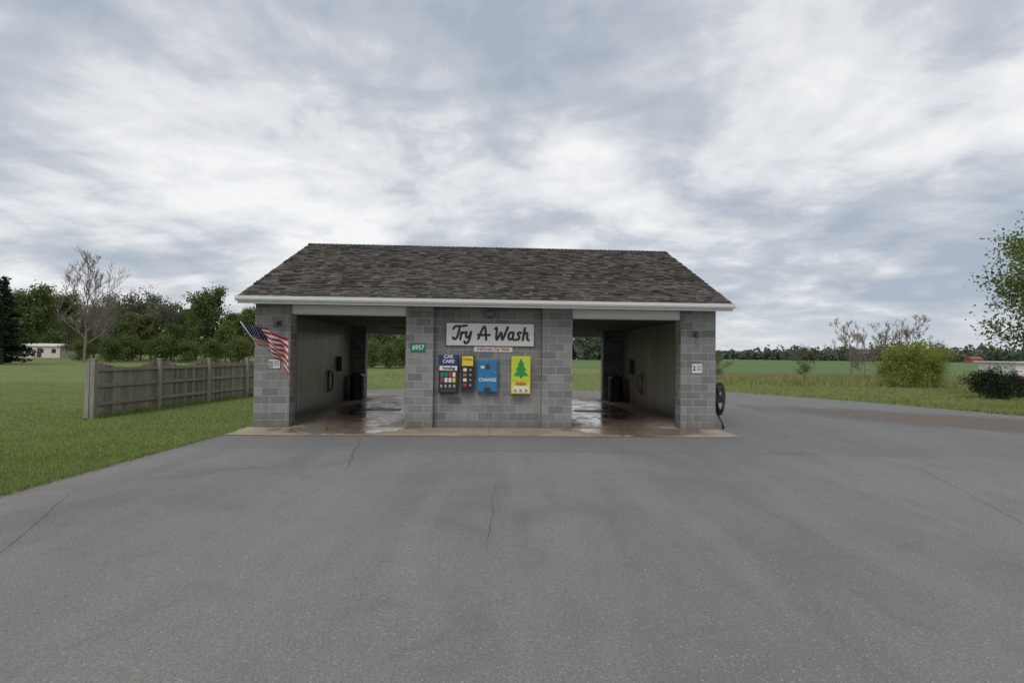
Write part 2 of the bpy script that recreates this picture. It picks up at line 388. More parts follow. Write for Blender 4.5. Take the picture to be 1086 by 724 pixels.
# ------------------------------------------------------------ building
B = Matrix.Translation((-6.45, 13.05, 0)) @ Matrix.Rotation(D2R(2.8), 4, 'Z')
bld = empty('car_wash_building', B)
W, DP = 11.8, 8.9
WET = [(2.3, 4, 1.7, 5.4), (9.45, 4, 1.6, 5.4)]
APR = m_concrete('apron_concrete', [(2.3, -0.2, 1.9, 1.1), (9.6, -0.2, 1.9, 1.15)])
FLO = m_concrete('bay_floor_concrete', WET)
ap1 = empty('concrete_apron', B)
V, F = [], []
xs = [-0.12, 2.3, 5.9, 9.4, 11.85]
for i in range(4):
    a, b_ = xs[i]+0.006, xs[i+1]-0.006
    fr = [-1.3+random.uniform(-.03, .03) for _ in range(9)]
    for k in range(8):
        u0 = a+(b_-a)*k/8; u1 = a+(b_-a)*(k+1)/8; o = len(V)
        V += [(u0,fr[k],0.022),(u1,fr[k+1],0.022),(u1,-0.004,0.022),(u0,-0.004,0.022)]; F.append((o,o+1,o+2,o+3))
mesh_obj('apron_slabs', V, F, APR, ap1)
V, F = [], []
for (a, b_) in ((0.88, 3.75), (8.02, 10.87)):
    o = len(V); V += [(a,0,0.024),(b_,0,0.024),(b_,0.4,0.024),(a,0.4,0.024)]; F.append((o,o+1,o+2,o+3))
for (a, b_) in ((0.22, 3.75), (8.02, 11.58)):
    for v0, v1 in ((0.4, 3.1), (3.112, 5.8), (5.812, 8.5)):
        o = len(V); V += [(a,v0,0.024),(b_,v0,0.024),(b_,v1,0.024),(a,v1,0.024)]; F.append((o,o+1,o+2,o+3))
    o = len(V); V += [(a,8.5,0.024),(b_,8.5,0.024),(b_,11.3,0.024),(a,11.3,0.024)]; F.append((o,o+1,o+2,o+3))
mesh_obj('bay_floor', V, F, FLO, bld)
boxes('floor_drain', [(1.75, 2.95, 3.9+i*0.05, 3.925+i*0.05, 0.026, 0.034) for i in range(12)] + [(1.7, 3.0, 3.85, 4.55, 0.025, 0.0265)], BLACK, bld)
boxes('floor_drain_east', [(8.85, 10.05, 3.9+i*0.05, 3.925+i*0.05, 0.026, 0.034) for i in range(12)] + [(8.8, 10.1, 3.85, 4.55, 0.025, 0.0265)], BLACK, bld)

boxes('block_walls', [
    (0, .88, 0, .4, 0, 3.1), (3.75, 4.46, 0, .4, 0, 3.1), (7.24, 8.02, 0, .4, 0, 3.1), (10.87, W, 0, .4, 0, 3.1),
    (4.46, 7.24, .17, .38, 0, 3.1),
    (0, .2, .4, 8.5, 0, 3.1), (11.6, W, .4, 8.5, 0, 3.1), (3.75, 3.95, .4, 8.5, 0, 3.1), (7.82, 8.02, .4, 8.5, 0, 3.1),
    (0, .8, 8.5, 8.9, 0, 3.1), (3.75, 8.02, 8.5, 8.9, 0, 3.1), (10.75, W, 8.5, 8.9, 0, 3.1)], BLOCK, bld, 0.006)
boxes('bay_headers', [(.88, 3.75, .05, .33, 2.86, 3.1), (8.02, 10.87, .05, .33, 2.86, 3.1),
                      (.8, 3.75, 8.55, 8.85, 2.68, 3.1), (8.02, 10.75, 8.55, 8.85, 2.68, 3.1)], WHITE, bld, 0.006)
boxes('header_trim', [(.9, 3.73, .03, .05, 2.86, 2.90), (8.04, 10.85, .03, .05, 2.86, 2.90)], SOFF, bld)
boxes('bay_wall_panels', [(.2, .22, .4, 8.5, 0.02, 2.95), (11.58, 11.6, .4, 8.5, 0.02, 2.95),
                          (3.73, 3.75, .41, 8.5, .03, 2.95), (8.02, 8.04, .41, 8.5, .03, 2.95)], PANEL, bld)
boxes('panel_battens', [(.22, .232, v, v+.05, .03, 2.94) for v in (2.4, 4.8, 7.2)] + [(11.568, 11.58, v, v+.05, .03, 2.94) for v in (2.4, 4.8, 7.2)], STEEL, bld)
boxes('bay_ceiling', [(.2, 3.75, .34, 8.54, 2.955, 3.0), (8.02, 11.6, .34, 8.54, 2.955, 3.0)], CEIL, bld)
gy = [(0, 3.1), (8.9, 3.1), (8.9, 3.36), (4.45, 5.42), (0, 3.36)]
V, F = [], []
for u0, u1 in ((0.0, 0.15), (W-0.15, W)):
    o = len(V)
    for u in (u0, u1): V += [(u, y, z) for y, z in gy]
    F += [tuple(o+i for i in range(5)), tuple(o+9-i for i in range(5))]
    for i in range(5):
        j = (i+1) % 5; F.append((o+i, o+5+i, o+5+j, o+j))
mesh_obj('gable_siding', V, F, WHITE, bld)
UL, UR = -0.2, 12.0
def slab(v0, z0, v1, z1, th, u0, u1):
    d = Vector((v1-v0, z1-z0)).normalized(); n = Vector((-d.y, d.x))
    if n.y < 0: n = -n
    q = [(v0, z0), (v1, z1), (v1-n.x*th, z1-n.y*th), (v0-n.x*th, z0-n.y*th)]
    V = [(u, y, z) for u in (u0, u1) for y, z in q]
    F = [(0,1,2,3), (7,6,5,4)] + [(i, i+4, (i+1)%4+4, (i+1)%4) for i in range(4)]
    return V, F
V1, F1 = slab(-0.5, 3.24, 4.45, 5.54, 0.09, UL, UR); V2, F2 = slab(9.4, 3.24, 4.45, 5.54, 0.09, UL, UR)
mesh_obj('roof_deck', V1+V2, F1+[tuple(i+8 for i in f) for f in F2], DKGRAY, bld)
V, F = [], []
for u0, u1 in ((UL-0.025, UL-0.002), (UR+0.002, UR+0.025)):
    for v0 in (-0.5, 9.4):
        a, f = slab(v0, 3.232, 4.45, 5.532, 0.17, u0, u1); o = len(V); V += a; F += [tuple(i+o for i in q) for q in f]
mesh_obj('rake_boards', V, F, WHITE, bld)
SV, SF, SS = [], [], []
L = math.hypot(4.95, 2.3); ex = 0.14; rows = int(L/ex)+1
for side in (0, 1):
    d = Vector((4.95, 2.3)).normalized()
    for r in range(rows):
        s0 = r*ex - 0.03; s1 = min(s0+ex*1.35, L)
        u = UL-0.02-random.uniform(0, .2); rowj = random.uniform(-.008, .008)
        while u < UR+0.02:
            wd = random.uniform(.10, .28); ua = max(u, UL-0.02); ub = min(u+wd-0.006, UR+0.02); u += wd
            if ub-ua < 0.02: continue
            th = random.choice((.012, .018, .034))+random.uniform(0, .006); sa = s0+rowj+random.uniform(-.02, .02); sh = min(1, max(0, random.gauss(.48, .27)))
            o = len(SV)
            for uu in (ua, ub):
                for ss, n0 in ((sa, .003), (s1, .0), (s1, .004), (sa, th)):
                    v = -0.5+d.x*ss-d.y*n0; z = 3.24+d.y*ss+d.x*n0
                    if side: v = 8.9-v
                    SV.append((uu, v, z))
            fs = [(0,1,2,3), (7,6,5,4), (0,4,5,1), (1,5,6,2), (2,6,7,3), (3,7,4,0)]
            for q in fs: SF.append(tuple(o+i for i in (q if side else q[::-1]))); SS.append(sh)
u = UL-0.02
while u < UR:
    o = len(SV); sh = random.random()
    for uu, lift in ((u, .035), (min(u+.16, UR+.02), .02)):
        SV += [(uu, 4.45-.14, 5.54-.065+lift), (uu, 4.45, 5.54+lift+.005), (uu, 4.45+.14, 5.54-.065+lift)]
    SF += [(o, o+3, o+4, o+1), (o+1, o+4, o+5, o+2), (o, o+1, o+2)]; SS += [sh]*3
    u += .15
ro = mesh_obj('roof_shingles', SV, SF, SHIN, bld)
at = ro.data.attributes.new('shade', 'FLOAT', 'FACE'); at.data.foreach_set('value', SS)
boxes('fascia', [(UL, UR, -0.53, -0.502, 3.06, 3.225), (UL, UR, 9.402, 9.43, 3.06, 3.225)], WHITE, bld)
boxes('soffit', [(UL, UR, -0.5, -0.002, 3.105, 3.12), (UL, UR, 8.902, 9.4, 3.105, 3.12),], SOFF, bld)
prof = [(-0.532, 3.225), (-0.532, 3.12), (-0.60, 3.115), (-0.635, 3.16), (-0.645, 3.235), (-0.635, 3.235), (-0.62, 3.165), (-0.595, 3.128), (-0.537, 3.13), (-0.537, 3.225)]
V = [(u, y, z) for u in (UL-.02, UR+.02) for y, z in prof]; n = len(prof)
F = [(i, i+n, (i+1) % n+n, (i+1) % n) for i in range(n)] + [tuple(range(n)), tuple(range(2*n-1, n-1, -1))]
mesh_obj('gutter', V, F, WHITE, bld)
for k, uc in enumerate((2.3, 9.45)):
    tube('ceiling_boom_%d' % k, [(uc, 4.4, 2.95), (uc, 4.4, 2.78), (uc+.9, 4.9, 2.75)], .025, STEEL, bld)

def place(name, u, v, z): return empty(name, B @ Matrix.Translation((u, v, z)))

# ------------------------------------------------------------ signs and machines
s_ = place('car_wash_sign', 5.90, 0.17, 2.41)
boxes('board', [(-1.135, 1.135, -.035, -.003, -.29, .29)], SIGNW, s_, .004)
boxes('frame', [(-1.15, 1.15, -.042, -.004, .29, .305), (-1.15, 1.15, -.042, -.004, -.305, -.29), (-1.15, -1.135, -.042, -.004, -.29, .29), (1.135, 1.15, -.042, -.004, -.29, .29)], DKGRAY, s_)
strokes = [[(-.1,.8),(.05,1.05),(.3,1.0),(.95,1.08)], [(.42,1),(.38,.3),(.28,.05),(.08,0),(.0,.15)],
 [(.62,.62),(.62,.0)], [(.62,.35),(.74,.58),(.92,.5)], [(1.02,.62),(1.02,.25),(1.12,.12),(1.3,.22),(1.38,.6)], [(1.40,.62),(1.36,.0),(1.26,-.28),(1.05,-.3),(.98,-.16)],
 [(2.05,0),(2.32,1.02),(2.48,1.02),(2.72,0)], [(1.92,.36),(2.95,.36)],
 [(3.3,.85),(3.45,1.0),(3.5,.05),(3.62,0),(3.85,.75),(3.98,0),(4.08,.05),(4.32,1.0)],
 [(4.82,.55),(4.6,.62),(4.45,.32),(4.58,0),(4.84,.14)], [(4.86,.62),(4.84,.1),(4.98,0)],
 [(5.48,.55),(5.3,.62),(5.18,.46),(5.42,.25),(5.34,.04),(5.1,.02)],
 [(5.72,1.0),(5.70,0)], [(5.70,.38),(5.88,.6),(6.02,.5),(6.02,.1),(6.18,0)]]
V, F = [], []
def sm(pts):
    for _ in range(2):
        q = [pts[0]]
        for a, b in zip(pts[:-1], pts[1:]): q += [(a[0]*.75+b[0]*.25, a[1]*.75+b[1]*.25), (a[0]*.25+b[0]*.75, a[1]*.25+b[1]*.75)]
        pts = q + [pts[-1]]
    return pts
ly = 0
for st in strokes:
    pts = [((x-3.05)*.318+z*.05, -.13+z*.33) for x, z in (sm(st) if len(st) > 2 else st)]
    r = .030
    for i, (a, b) in enumerate(zip(pts[:-1], pts[1:])):
        dv = Vector((b[0]-a[0], b[1]-a[1]))
        if dv.length < 1e-5: continue
        dv.normalize(); nn = Vector((-dv.y, dv.x))*r; ly += 1; yy = -.0385-.00004*ly; o = len(V)
        V += [(a[0]-nn.x, yy, a[1]-nn.y), (b[0]-nn.x, yy, b[1]-nn.y), (b[0]+nn.x, yy, b[1]+nn.y), (a[0]+nn.x, yy, a[1]+nn.y)]; F.append((o, o+1, o+2, o+3))
        o = len(V); yy -= .00002
        for k in range(12): V.append((b[0]+r*math.cos(k*math.pi/6), yy, b[1]+r*math.sin(k*math.pi/6)))
        F.append(tuple(o+k for k in range(12)))
mesh_obj('lettering', V, F, BLACK, s_)

s_ = place('self_service_sign', 5.98, .17, 2.03)
boxes('board', [(-.5, .5, -.02, -.003, -.065, .065)], SIGNW, s_, .002)
text('lettering', 'Self Service Car Wash', .11, (0, -.0225, 0), RED, s_, bold=.003, width=.84)

s_ = place('house_number_sign', 4.07, 0, 2.05)
boxes('plate', [(-.19, .19, -.012, -.003, -.12, .12)], SGREEN, s_, .004)
text('digits', '6957', .17, (0, -.0145, 0), SIGNW, s_, bold=.003, width=.9)

def small_notice(u, z, w_, h_):
    s = place('notice_sign', u, 0, z)
    boxes('plate', [(-w_/2, w_/2, -.012, -.003, -h_/2, h_/2)], SIGNW, s, .003)
    boxes('border', [(-w_/2-.012, w_/2+.012, -.010, -.0035, -h_/2-.012, h_/2+.012)], DKGRAY, s)
    text('number', '1' if u < 5 else '2', h_*.7, (-w_*.28, -.0145, 0), RED if u < 5 else BLACK, s, bold=.004)
    boxes('print_lines', [(-w_*.05, w_*.42, -.0135, -.012, h_*(.28-.17*i), h_*(.34-.17*i)) for i in range(4)], DKGRAY, s)
small_notice(.50, 1.60, .28, .22); small_notice(11.30, 1.60, .28, .24)

def vending(u0, u1, z0, z1, kind):
    s = place('vending_machine' if kind != 'change' else 'change_machine', (u0+u1)/2, .17, z0)
    w_ = u1-u0; h = z1-z0; x0, x1 = -w_/2, w_/2; dp = .20; f = -dp
    if kind == 'A':
        boxes('cabinet', [(x0, x1, f, -.003, 0, h)], BLACK, s, .012)
        boxes('header_panel', [(x0+.02, x1-.02, f-.008, f-.0005, h-.27, h-.02)], NAVY, s, .003)
        text('header_text', 'CAR\nCARE', .12, (0, f-.010, h-.11), SIGNW, s, bold=.003)
        boxes('brand_strip', [(x0+.02, x1-.02, f-.009, f-.0005, h-.40, h-.285)], SIGNW, s, .003)
        text('brand_text', 'Vending', .10, (0, f-.0115, h-.342), BLACK, s, .2, .003)
        boxes('window_frame', [(x0+.03, x1-.03, f-.006, f-.0005, .25, h-.42)], DKGRAY, s)
        mats = [RED, YEL, BLUE, SIGNW, ORANGE, GREEN, SIGNW, RED]
        for i in range(4):
            for j in range(2):
                xx = x0+.055+i*(w_-.09)/4
                boxes('product_%d%d' % (i, j), [(xx, xx+.07, f-.012, f-.0065, .28+j*.14, .39+j*.14)], mats[(i*3+j*2) % 8], s, .004)
        boxes('coin_slots', [(x0+.04+i*.11, x0+.10+i*.11, f-.02, f-.0005, .14, .22) for i in range(4)], STEEL, s, .004)
        boxes('delivery_tray', [(x0+.05, x1-.05, f-.025, f-.0005, .03, .10)], DKGRAY, s, .006)
    elif kind == 'B':
        boxes('cabinet', [(x0, x1, f+.04, -.003, 0, h)], DKGRAY, s, .01); f += .04
        boxes('face', [(x0+.02, x1-.02, f-.006, f-.0005, .05, h-.3)], BLACK, s)
        boxes('header_panel', [(x0+.02, x1-.02, f-.008, f-.0005, h-.28, h-.03)], YEL, s, .003)
        text('header_text', 'TOWELS', .062, (0, f-.010, h-.12), RED, s, bold=.002)
        for i, mm in enumerate([SIGNW, ORANGE, SIGNW, RED]):
            boxes('slot_%d' % i, [(x0+.05, x0+.14, f-.014, f-.0065, h-.42-.13*i, h-.34-.13*i)], mm, s, .003)
            boxes('knob_%d' % i, [(x1-.11, x1-.06, f-.03, f-.0065, h-.41-.13*i, h-.36-.13*i)], STEEL, s, .008)
    elif kind == 'change':
        boxes('cabinet', [(x0, x1, f+.04, -.003, 0, h)], BLUE, s, .015); f += .04
        boxes('door', [(x0+.025, x1-.025, f-.012, f-.0005, .03, h-.03)], BLUE, s, .006)
        text('label', 'CHANGE', .115, (0, f-.015, h*.38), SIGNW, s, .1, .003, .95)
        boxes('bill_slot', [(-.05, .05, f-.03, f-.0125, h*.72, h*.86)], DKGRAY, s, .006)
        boxes('notice', [(-.17, -.08, f-.0145, f-.0125, h*.73, h*.80)], SIGNW, s)
        boxes('coin_cup', [(-.08, .08, f-.05, f-.0125, .05, .14)], DKGRAY, s, .012)
        boxes('lock', [(x1-.09, x1-.055, f-.03, f-.0125, .48, .515)], STEEL, s, .008)
    else:
        boxes('cabinet', [(x0, x1, f, -.003, 0, h)], YEL, s, .012)
        boxes('lime_panel', [(x0+.02, x1-.02, f-.006, f-.0005, h*.34, h-.02)], LIME, s, .003)
        zb = h*.42
        V, F = [], []
        for k, (zt, zl, hw) in enumerate(((1.0, .66, .22), (.80, .40, .34), (.58, .12, .46))):
            o = len(V); y = f-.012-.001*k
            V += [(0, y, zb+zt*h*.52), (-hw*.42, y, zb+zl*h*.52), (hw*.42, y, zb+zl*h*.52)]; F.append((o, o+1, o+2))
        o = len(V); V += [(-.03, f-.011, zb), (.03, f-.011, zb), (.03, f-.011, zb+.08), (-.03, f-.011, zb+.08)]; F.append((o, o+1, o+2, o+3))
        mesh_obj('air_freshener_tree', V, F, GREEN, s)
        boxes('lower_panel', [(x0+.04, x1-.04, f-.006, f-.0005, .04, h*.20)], SIGNW, s, .003)
        text('label', 'FRESH', .10, (0, f-.009, h*.27), RED, s, 0, .002)
        boxes('coin_knobs', [(x0+.07+i*.14, x0+.13+i*.14, f-.03, f-.0065, .07, .13) for i in range(3)], STEEL, s, .01)
vending(4.60, 5.09, .90, 1.88, 'A'); vending(5.17, 5.49, .94, 1.88, 'B'); vending(5.58, 6.10, .93, 1.77, 'change'); vending(6.45, 6.94, .90, 1.86, 'D')
boxes('conduits', [(4.84, 4.86, .14, .165, 1.9, 2.1), (5.32, 5.34, .14, .165, 1.9, 2.1), (6.2, 6.215, .15, .165, .02, 2.1)], STEEL, bld)

s_ = place('flood_light', 5.88, .17, 2.93)
boxes('mount', [(-.05, .05, -.06, -.003, -.05, .05)], DKGRAY, s_, .005)
boxes('housing', [(-.13, .13, -.22, -.06, -.07, .07)], DKGRAY, s_, .02)
boxes('lens', [(-.11, .11, -.228, -.2205, -.055, .055)], GLASS, s_)
def wall_lamp(u, z):
    s = place('wall_lamp', u, 0, z)
    boxes('backplate', [(-.05, .05, -.03, -.003, -.06, .06)], DKGRAY, s, .005)
    tube('arm', [(0, -.03, 0), (0, -.12, .02), (-.02, -.17, -.01)], .012, DKGRAY, s)
    lathe('shade', [(.025, .03), (.045, .0), (.06, -.10), (.05, -.11)], DKGRAY, s, (-.02, -.17, 0), 14)
wall_lamp(.60, 2.62); wall_lamp(11.25, 2.50)

# flag
s_ = place('american_flag', 0, 0, 0)
m, nt, out = nmat('flag_cloth'); uv = coord(nt, 'UV'); sp = nt.nodes.new('ShaderNodeSeparateXYZ'); nt.links.new(uv, sp.inputs[0])
fx, fy = sp.outputs[0], sp.outputs[1]
stp = math_(nt, 'LESS_THAN', math_(nt, 'FRACT', math_(nt, 'MULTIPLY', fy, 6.5)), 0.5)
base = mix(nt, stp, (0.72, 0.70, 0.68), (0.42, 0.03, 0.045))
can = math_(nt, 'MULTIPLY', math_(nt, 'LESS_THAN', fx, 0.42), math_(nt, 'LESS_THAN', fy, 0.60))
gx = math_(nt, 'SUBTRACT', math_(nt, 'FRACT', math_(nt, 'MULTIPLY', fx, 19)), .5); gy_ = math_(nt, 'SUBTRACT', math_(nt, 'FRACT', math_(nt, 'MULTIPLY', fy, 11)), .5)
rr = math_(nt, 'SQRT', math_(nt, 'ADD', math_(nt, 'MULTIPLY', gx, gx), math_(nt, 'MULTIPLY', gy_, gy_)))
blu = mix(nt, math_(nt, 'LESS_THAN', rr, .22), (0.012, 0.018, 0.09), (0.6, 0.6, 0.6))
principled(nt, out, mix(nt, can, base, blu), 0.75, spec=.2)
tip = Vector((.08, -.9, 2.56)); mnt = Vector((.40, -.02, 1.62))
tube('pole', [mnt, tip + (tip-mnt).normalized()*.05], .011, WHITE, s_)
boxes('bracket', [(.34, .46, -.03, -.003, 1.52, 1.68)], STEEL, s_, .006)
V, F, U = [], [], []; nu, nv = 60, 24
for i in range(nu+1):
    for j in range(nv+1):
        a, t = i/nu, j/nv
        h = tip.lerp(mnt, t*.50)
        fold = math.sin(a*15+t*3.5)+.5*math.sin(a*27-t*4)
        x = h.x+.03*a + a*(.92-.02*t) - .12*a*t
        z = h.z - a*a*(.32+.50*t) - .06*a - .05*t*math.sin(a*3) + .03*fold*a
        y = h.y + .25*a + .075*fold*min(1, a*3) - .1*t*a
        V.append((x, y, z))
for i in range(nu):
    for j in range(nv):
        q = (i*(nv+1)+j, (i+1)*(nv+1)+j, (i+1)*(nv+1)+j+1, i*(nv+1)+j+1); F.append(q)
        for k in q: U.append((k//(nv+1)/nu, (k % (nv+1))/nv))
mesh_obj('cloth', V, F, m, s_, U, smooth=True)

for (u, v) in ((.62, 7.95), (11.15, 7.95)):
    s_ = place('trash_barrel', u, v, .024)
    lathe('drum', [(.27, 0), (.29, .02), (.29, .28), (.305, .30), (.29, .32), (.29, .58), (.305, .60), (.29, .62), (.29, .86), (.30, .88), (.30, .90), (.26, .90), (.25, .5)], RUBBER, s_)
    lathe('lid', [(.31, .885), (.31, .93), (.20, 1.02), (.08, 1.05)], BLACK, s_, (0, 0, .02))

def hose_set(name, u, v, dirn):
    s = place(name, u, v, 0)
    boxes('holder', [(min(0, .06*dirn), max(0, .06*dirn), -.06, .06, 1.15, 1.3)], STEEL, s, .005)
    pts = []
    for i in range(70):
        a = i/69*2*math.pi*2.4
        pts.append((dirn*(.05+.012*i/69*4), .30*math.sin(a)*(1+.1*math.sin(a*.37)), 1.0-.38*math.cos(a)*(1-.08*i/69)-.1))
    tube('hose', pts, .014, ORANGE if dirn < 0 else RUBBER, s)
    tube('wand', [(dirn*.08, -.25, .5), (dirn*.08, .1, 1.5)], .012, STEEL, s)
    boxes('control_box', [(min(.004*dirn, .16*dirn), max(.004*dirn, .16*dirn), 1.1, 1.5, 1.2, 1.75)], DKGRAY, s, .01)
hose_set('spray_hose', 11.575, 5.7, -1)
hose_set('spray_hose', .225, 5.4, 1)

# vacuum hose hanging at the front east corner
s_ = place('vacuum_hose', 11.8, .12, 0)
boxes('bracket', [(.002, .24, -.03, .03, 1.10, 1.14), (.002, .03, -.08, .08, .98, 1.22)], DKGRAY, s_, .005)
for k in range(5):
    pts = [(.16+(.075+.016*k)*math.sin(i/24*2*math.pi)+.01*k, -.05+.035*k+.03*math.sin(i*.5+k), .80+(.28+.035*k)*math.cos(i/24*2*math.pi)) for i in range(25)]
    tube('coil_%d' % k, pts, .027, RUBBER, s_)
boxes('hose_cradle', [(.03, .22, -.06, .10, .70, .92)], BLACK, s_, .03)
tube('tail', [(.12, .1, .45), (.2, -.05, .2), (.22, -.1, .05), (.28, .1, .045)], .024, RUBBER, s_)

# ------------------------------------------------------------ fence
fe = empty('wooden_fence')
FV, FF, FS = [], [], []
def fbox(o, d, n, a0, a1, b0, b1, zl, zr, z0, sh):
    k = len(FV)
    for (a, b, z) in ((a0,b0,z0),(a1,b0,z0),(a1,b1,z0),(a0,b1,z0),(a0,b0,zl),(a1,b0,zr),(a1,b1,zr),(a0,b1,zl)):
        p = o + d*a + n*b; FV.append((p.x, p.y, z))
    for q in ((0,3,2,1),(4,5,6,7),(0,1,5,4),(2,3,7,6),(1,2,6,5),(3,0,4,7)):
        FF.append(tuple(k+i for i in q)); FS.append(sh)
def fence_run(p0, p1, npan):
    p0, p1 = Vector((*p0, 0)), Vector((*p1, 0)); d = (p1-p0); L = d.length/npan; d.normalize(); n = Vector((d.y, -d.x, 0))
    for i in range(npan+1):
        fbox(p0, d, n, i*L-.055, i*L+.055, .0, .11, 1.62, 1.62, 0, random.uniform(.4, 1))
        fbox(p0, d, n, i*L-.07, i*L+.07, -.015, .125, 1.65, 1.65, 1.62, .9)
        if i == npan: break
        for zr in (.35, .85, 1.30): fbox(p0, d, n, i*L+.055, (i+1)*L-.055, .001, .045, zr+.09, zr+.09, zr, random.uniform(.5, .9))
        a = i*L+.02
        while a < (i+1)*L-.05:
            wd = .128; t = (a+wd/2-i*L)/L; top = 1.60-.20*math.sin(math.pi*t)+random.uniform(-.015, .015)
            fbox(p0, d, n, a, a+wd, -.022+random.uniform(-.004, .003), -.002, top, top-random.uniform(0, .02), .05+random.uniform(0, .03), random.uniform(.0, 1))
            a += wd+random.uniform(.004, .014)
fence_run((-11.50, 14.3), (-10.72, 26.5), 5)
# end board beside the first post
fbox(Vector((-11.50, 14.3, 0)), Vector((1, 0, 0)), Vector((0, 1, 0)), -.16, -.035, -.06, -.035, 1.58, 1.56, .03, .7)
fo = mesh_obj('fence_boards', FV, FF, WOOD, fe)
at = fo.data.attributes.new('shade', 'FLOAT', 'FACE'); at.data.foreach_set('value', FS)

# ------------------------------------------------------------ vegetation
def leaf_quads(C, size, rng):
    n = len(C); a = rng.normal(size=(n, 3)); a /= np.linalg.norm(a, axis=1)[:, None]
    b = rng.normal(size=(n, 3)); b -= (a*b).sum(1)[:, None]*a; b /= np.linalg.norm(b, axis=1)[:, None]
    s = size*rng.uniform(.55, 1.25, size=(n, 1)); a = a*s; b = b*s*.62
    return np.stack([C-a, C-b, C+a, C+b], 1).reshape(-1, 3)
def build_tree(name, seed, H, R, leafmat, barkmat, nleaf=6000, leaf=.16, base=.22, bare=False, limbs=16, clump=.7, profile='round', rtr=None, twig=.013):
    rnd = random.Random(seed); rng = np.random.default_rng(seed)
    V, F = [], []; tips = []
    rt = rtr or H*.018
    top = H*(.80 if bare else .93); pts = []; x = y = 0
    for i in range(9):
        t = i/8; pts.append(Vector((x, y, top*t))); x += rnd.uniform(-1, 1)*H*.012; y += rnd.uniform(-1, 1)*H*.012
    tube_geo(pts, [rt*(1-.9*i/8) for i in range(9)], 7, V, F)
    def limb(p, d, ln, r, lev):
        q = [p.copy()]; dd = d.copy()
        n = 5
        for i in range(n):
            dd = (dd + Vector((rnd.uniform(-.3, .3), rnd.uniform(-.3, .3), rnd.uniform(-.08, .25)))*.6).normalized()
            q.append(q[-1]+dd*ln/n)
        tube_geo(q, [max(r*(1-.8*i/n), .012 if not bare else twig) for i in range(n+1)], 3 if lev > 1 else (4 if lev else 5), V, F)
        mx = 3 if bare else 1
        if lev < mx:
            for k in range(5 if bare else 4):
                i = rnd.randint(1, n); sd_ = Vector((rnd.uniform(-1, 1), rnd.uniform(-1, 1), rnd.uniform(-.3, .9))).normalized()
                limb(q[i], (dd+sd_*.75).normalized(), ln*rnd.uniform(.38, .62), r*.45, lev+1)
        if lev >= 1: tips.extend(q[2:])
        else: tips.extend(q[3:])
    for k in range(limbs):
        t = base+(1-base)*(k+.5)/limbs*.97; zz = t*top; i = min(7, int(t*8)); p = pts[i].lerp(pts[i+1], t*8-i)
        rel = (t-base)/(1-base)
        if profile == 'round': ln = R*(.45+.6*math.sin(math.pi*min(1, rel*.85+.15)))
        elif profile == 'tall': ln = R*(.6+.4*math.sin(math.pi*rel))*(1-.3*rel)
        else: ln = R*(1.0-.55*rel)
        ang = k*2.399+rnd.uniform(-.4, .4); up = (.25+.9*rel) if not bare else (.75+1.1*rel)
        limb(p, Vector((math.cos(ang), math.sin(ang), up)).normalized(), ln*rnd.uniform(.7, 1.1), rt*(.42 if not bare else .5)*(1-.5*rel), 0)
    nb = len(F)
    if nleaf:
        T_ = np.array([tuple(t) for t in tips]); w8 = rng.uniform(.2, 1, len(T_))**2; w8 /= w8.sum()
        idx = rng.choice(len(T_), nleaf, p=w8); C = T_[idx]+rng.normal(size=(nleaf, 3))*clump*np.array((1, 1, .75))*.5
        C[:, 2] = np.maximum(C[:, 2], .15)
        LV = leaf_quads(C, leaf, rng); o = len(V)
        V = V+[tuple(v) for v in LV]; F = F+[(o+4*i, o+4*i+1, o+4*i+2, o+4*i+3) for i in range(nleaf)]
    me = bpy.data.meshes.new(name); me.from_pydata(V, [], F); me.materials.append(barkmat); me.materials.append(leafmat)
    mi = np.ones(len(F), np.int32); mi[:nb] = 0; me.polygons.foreach_set('material_index', mi)
    return me
def conifer(name, seed, H, R, leafmat, barkmat):
    rng = np.random.default_rng(seed); rnd = random.Random(seed); V, F = [], []
    tube_geo([(0,0,0),(0,0,H*.5),(0,0,H)], [H*.018, H*.01, .01], 6, V, F)
    C = []; z = H*.06
    while z < H*.98:
        rad = R*(1-z/H)**.85*rnd.uniform(.82, 1.1)+.08
        for k in range(9):
            a = rnd.uniform(0, 6.283); rr_ = rad*rnd.uniform(.7, 1.08)
            e = Vector((math.cos(a)*rr_, math.sin(a)*rr_, z-.16*rr_)); tube_geo([(0,0,z), e*.5+Vector((0,0,z*.5+.05*rr_)), e], [.03, .02, .008], 3, V, F)
            m_ = max(6, int(rr_*22))
            for j in range(m_):
                t = rnd.uniform(.15, 1)**.8; C.append((e.x*t+rnd.gauss(0, .13), e.y*t+rnd.gauss(0, .13), z+(e.z-z)*t+rnd.gauss(0, .10)))
        z += H*.028
    nb = len(F); C = np.array(C); LV = leaf_quads(C, .17, rng); o = len(V)
    V += [tuple(v) for v in LV]; F += [(o+4*i, o+4*i+1, o+4*i+2, o+4*i+3) for i in range(len(C))]
    me = bpy.data.meshes.new(name); me.from_pydata(V, [], F); me.materials.append(barkmat); me.materials.append(leafmat)
    mi = np.ones(len(F), np.int32); mi[:nb] = 0; me.polygons.foreach_set('material_index', mi); return me
LF1 = m_leaf('leaves_spring_green', (0.090, 0.130, 0.040), (0.15, 0.20, 0.07), (0.15, 0.165, 0.075))
LF2 = m_leaf('leaves_fresh_green', (0.14, 0.195, 0.055), (0.20, 0.25, 0.08), (0.13, 0.17, 0.055))
LF3 = m_leaf('leaves_olive', (0.125, 0.125, 0.080), (0.17, 0.165, 0.105), (0.13, 0.145, 0.08))
LFD = m_leaf('needles_dark', (0.022, 0.038, 0.020), (0.036, 0.052, 0.026), (0.025, 0.042, 0.025), trans=.1)
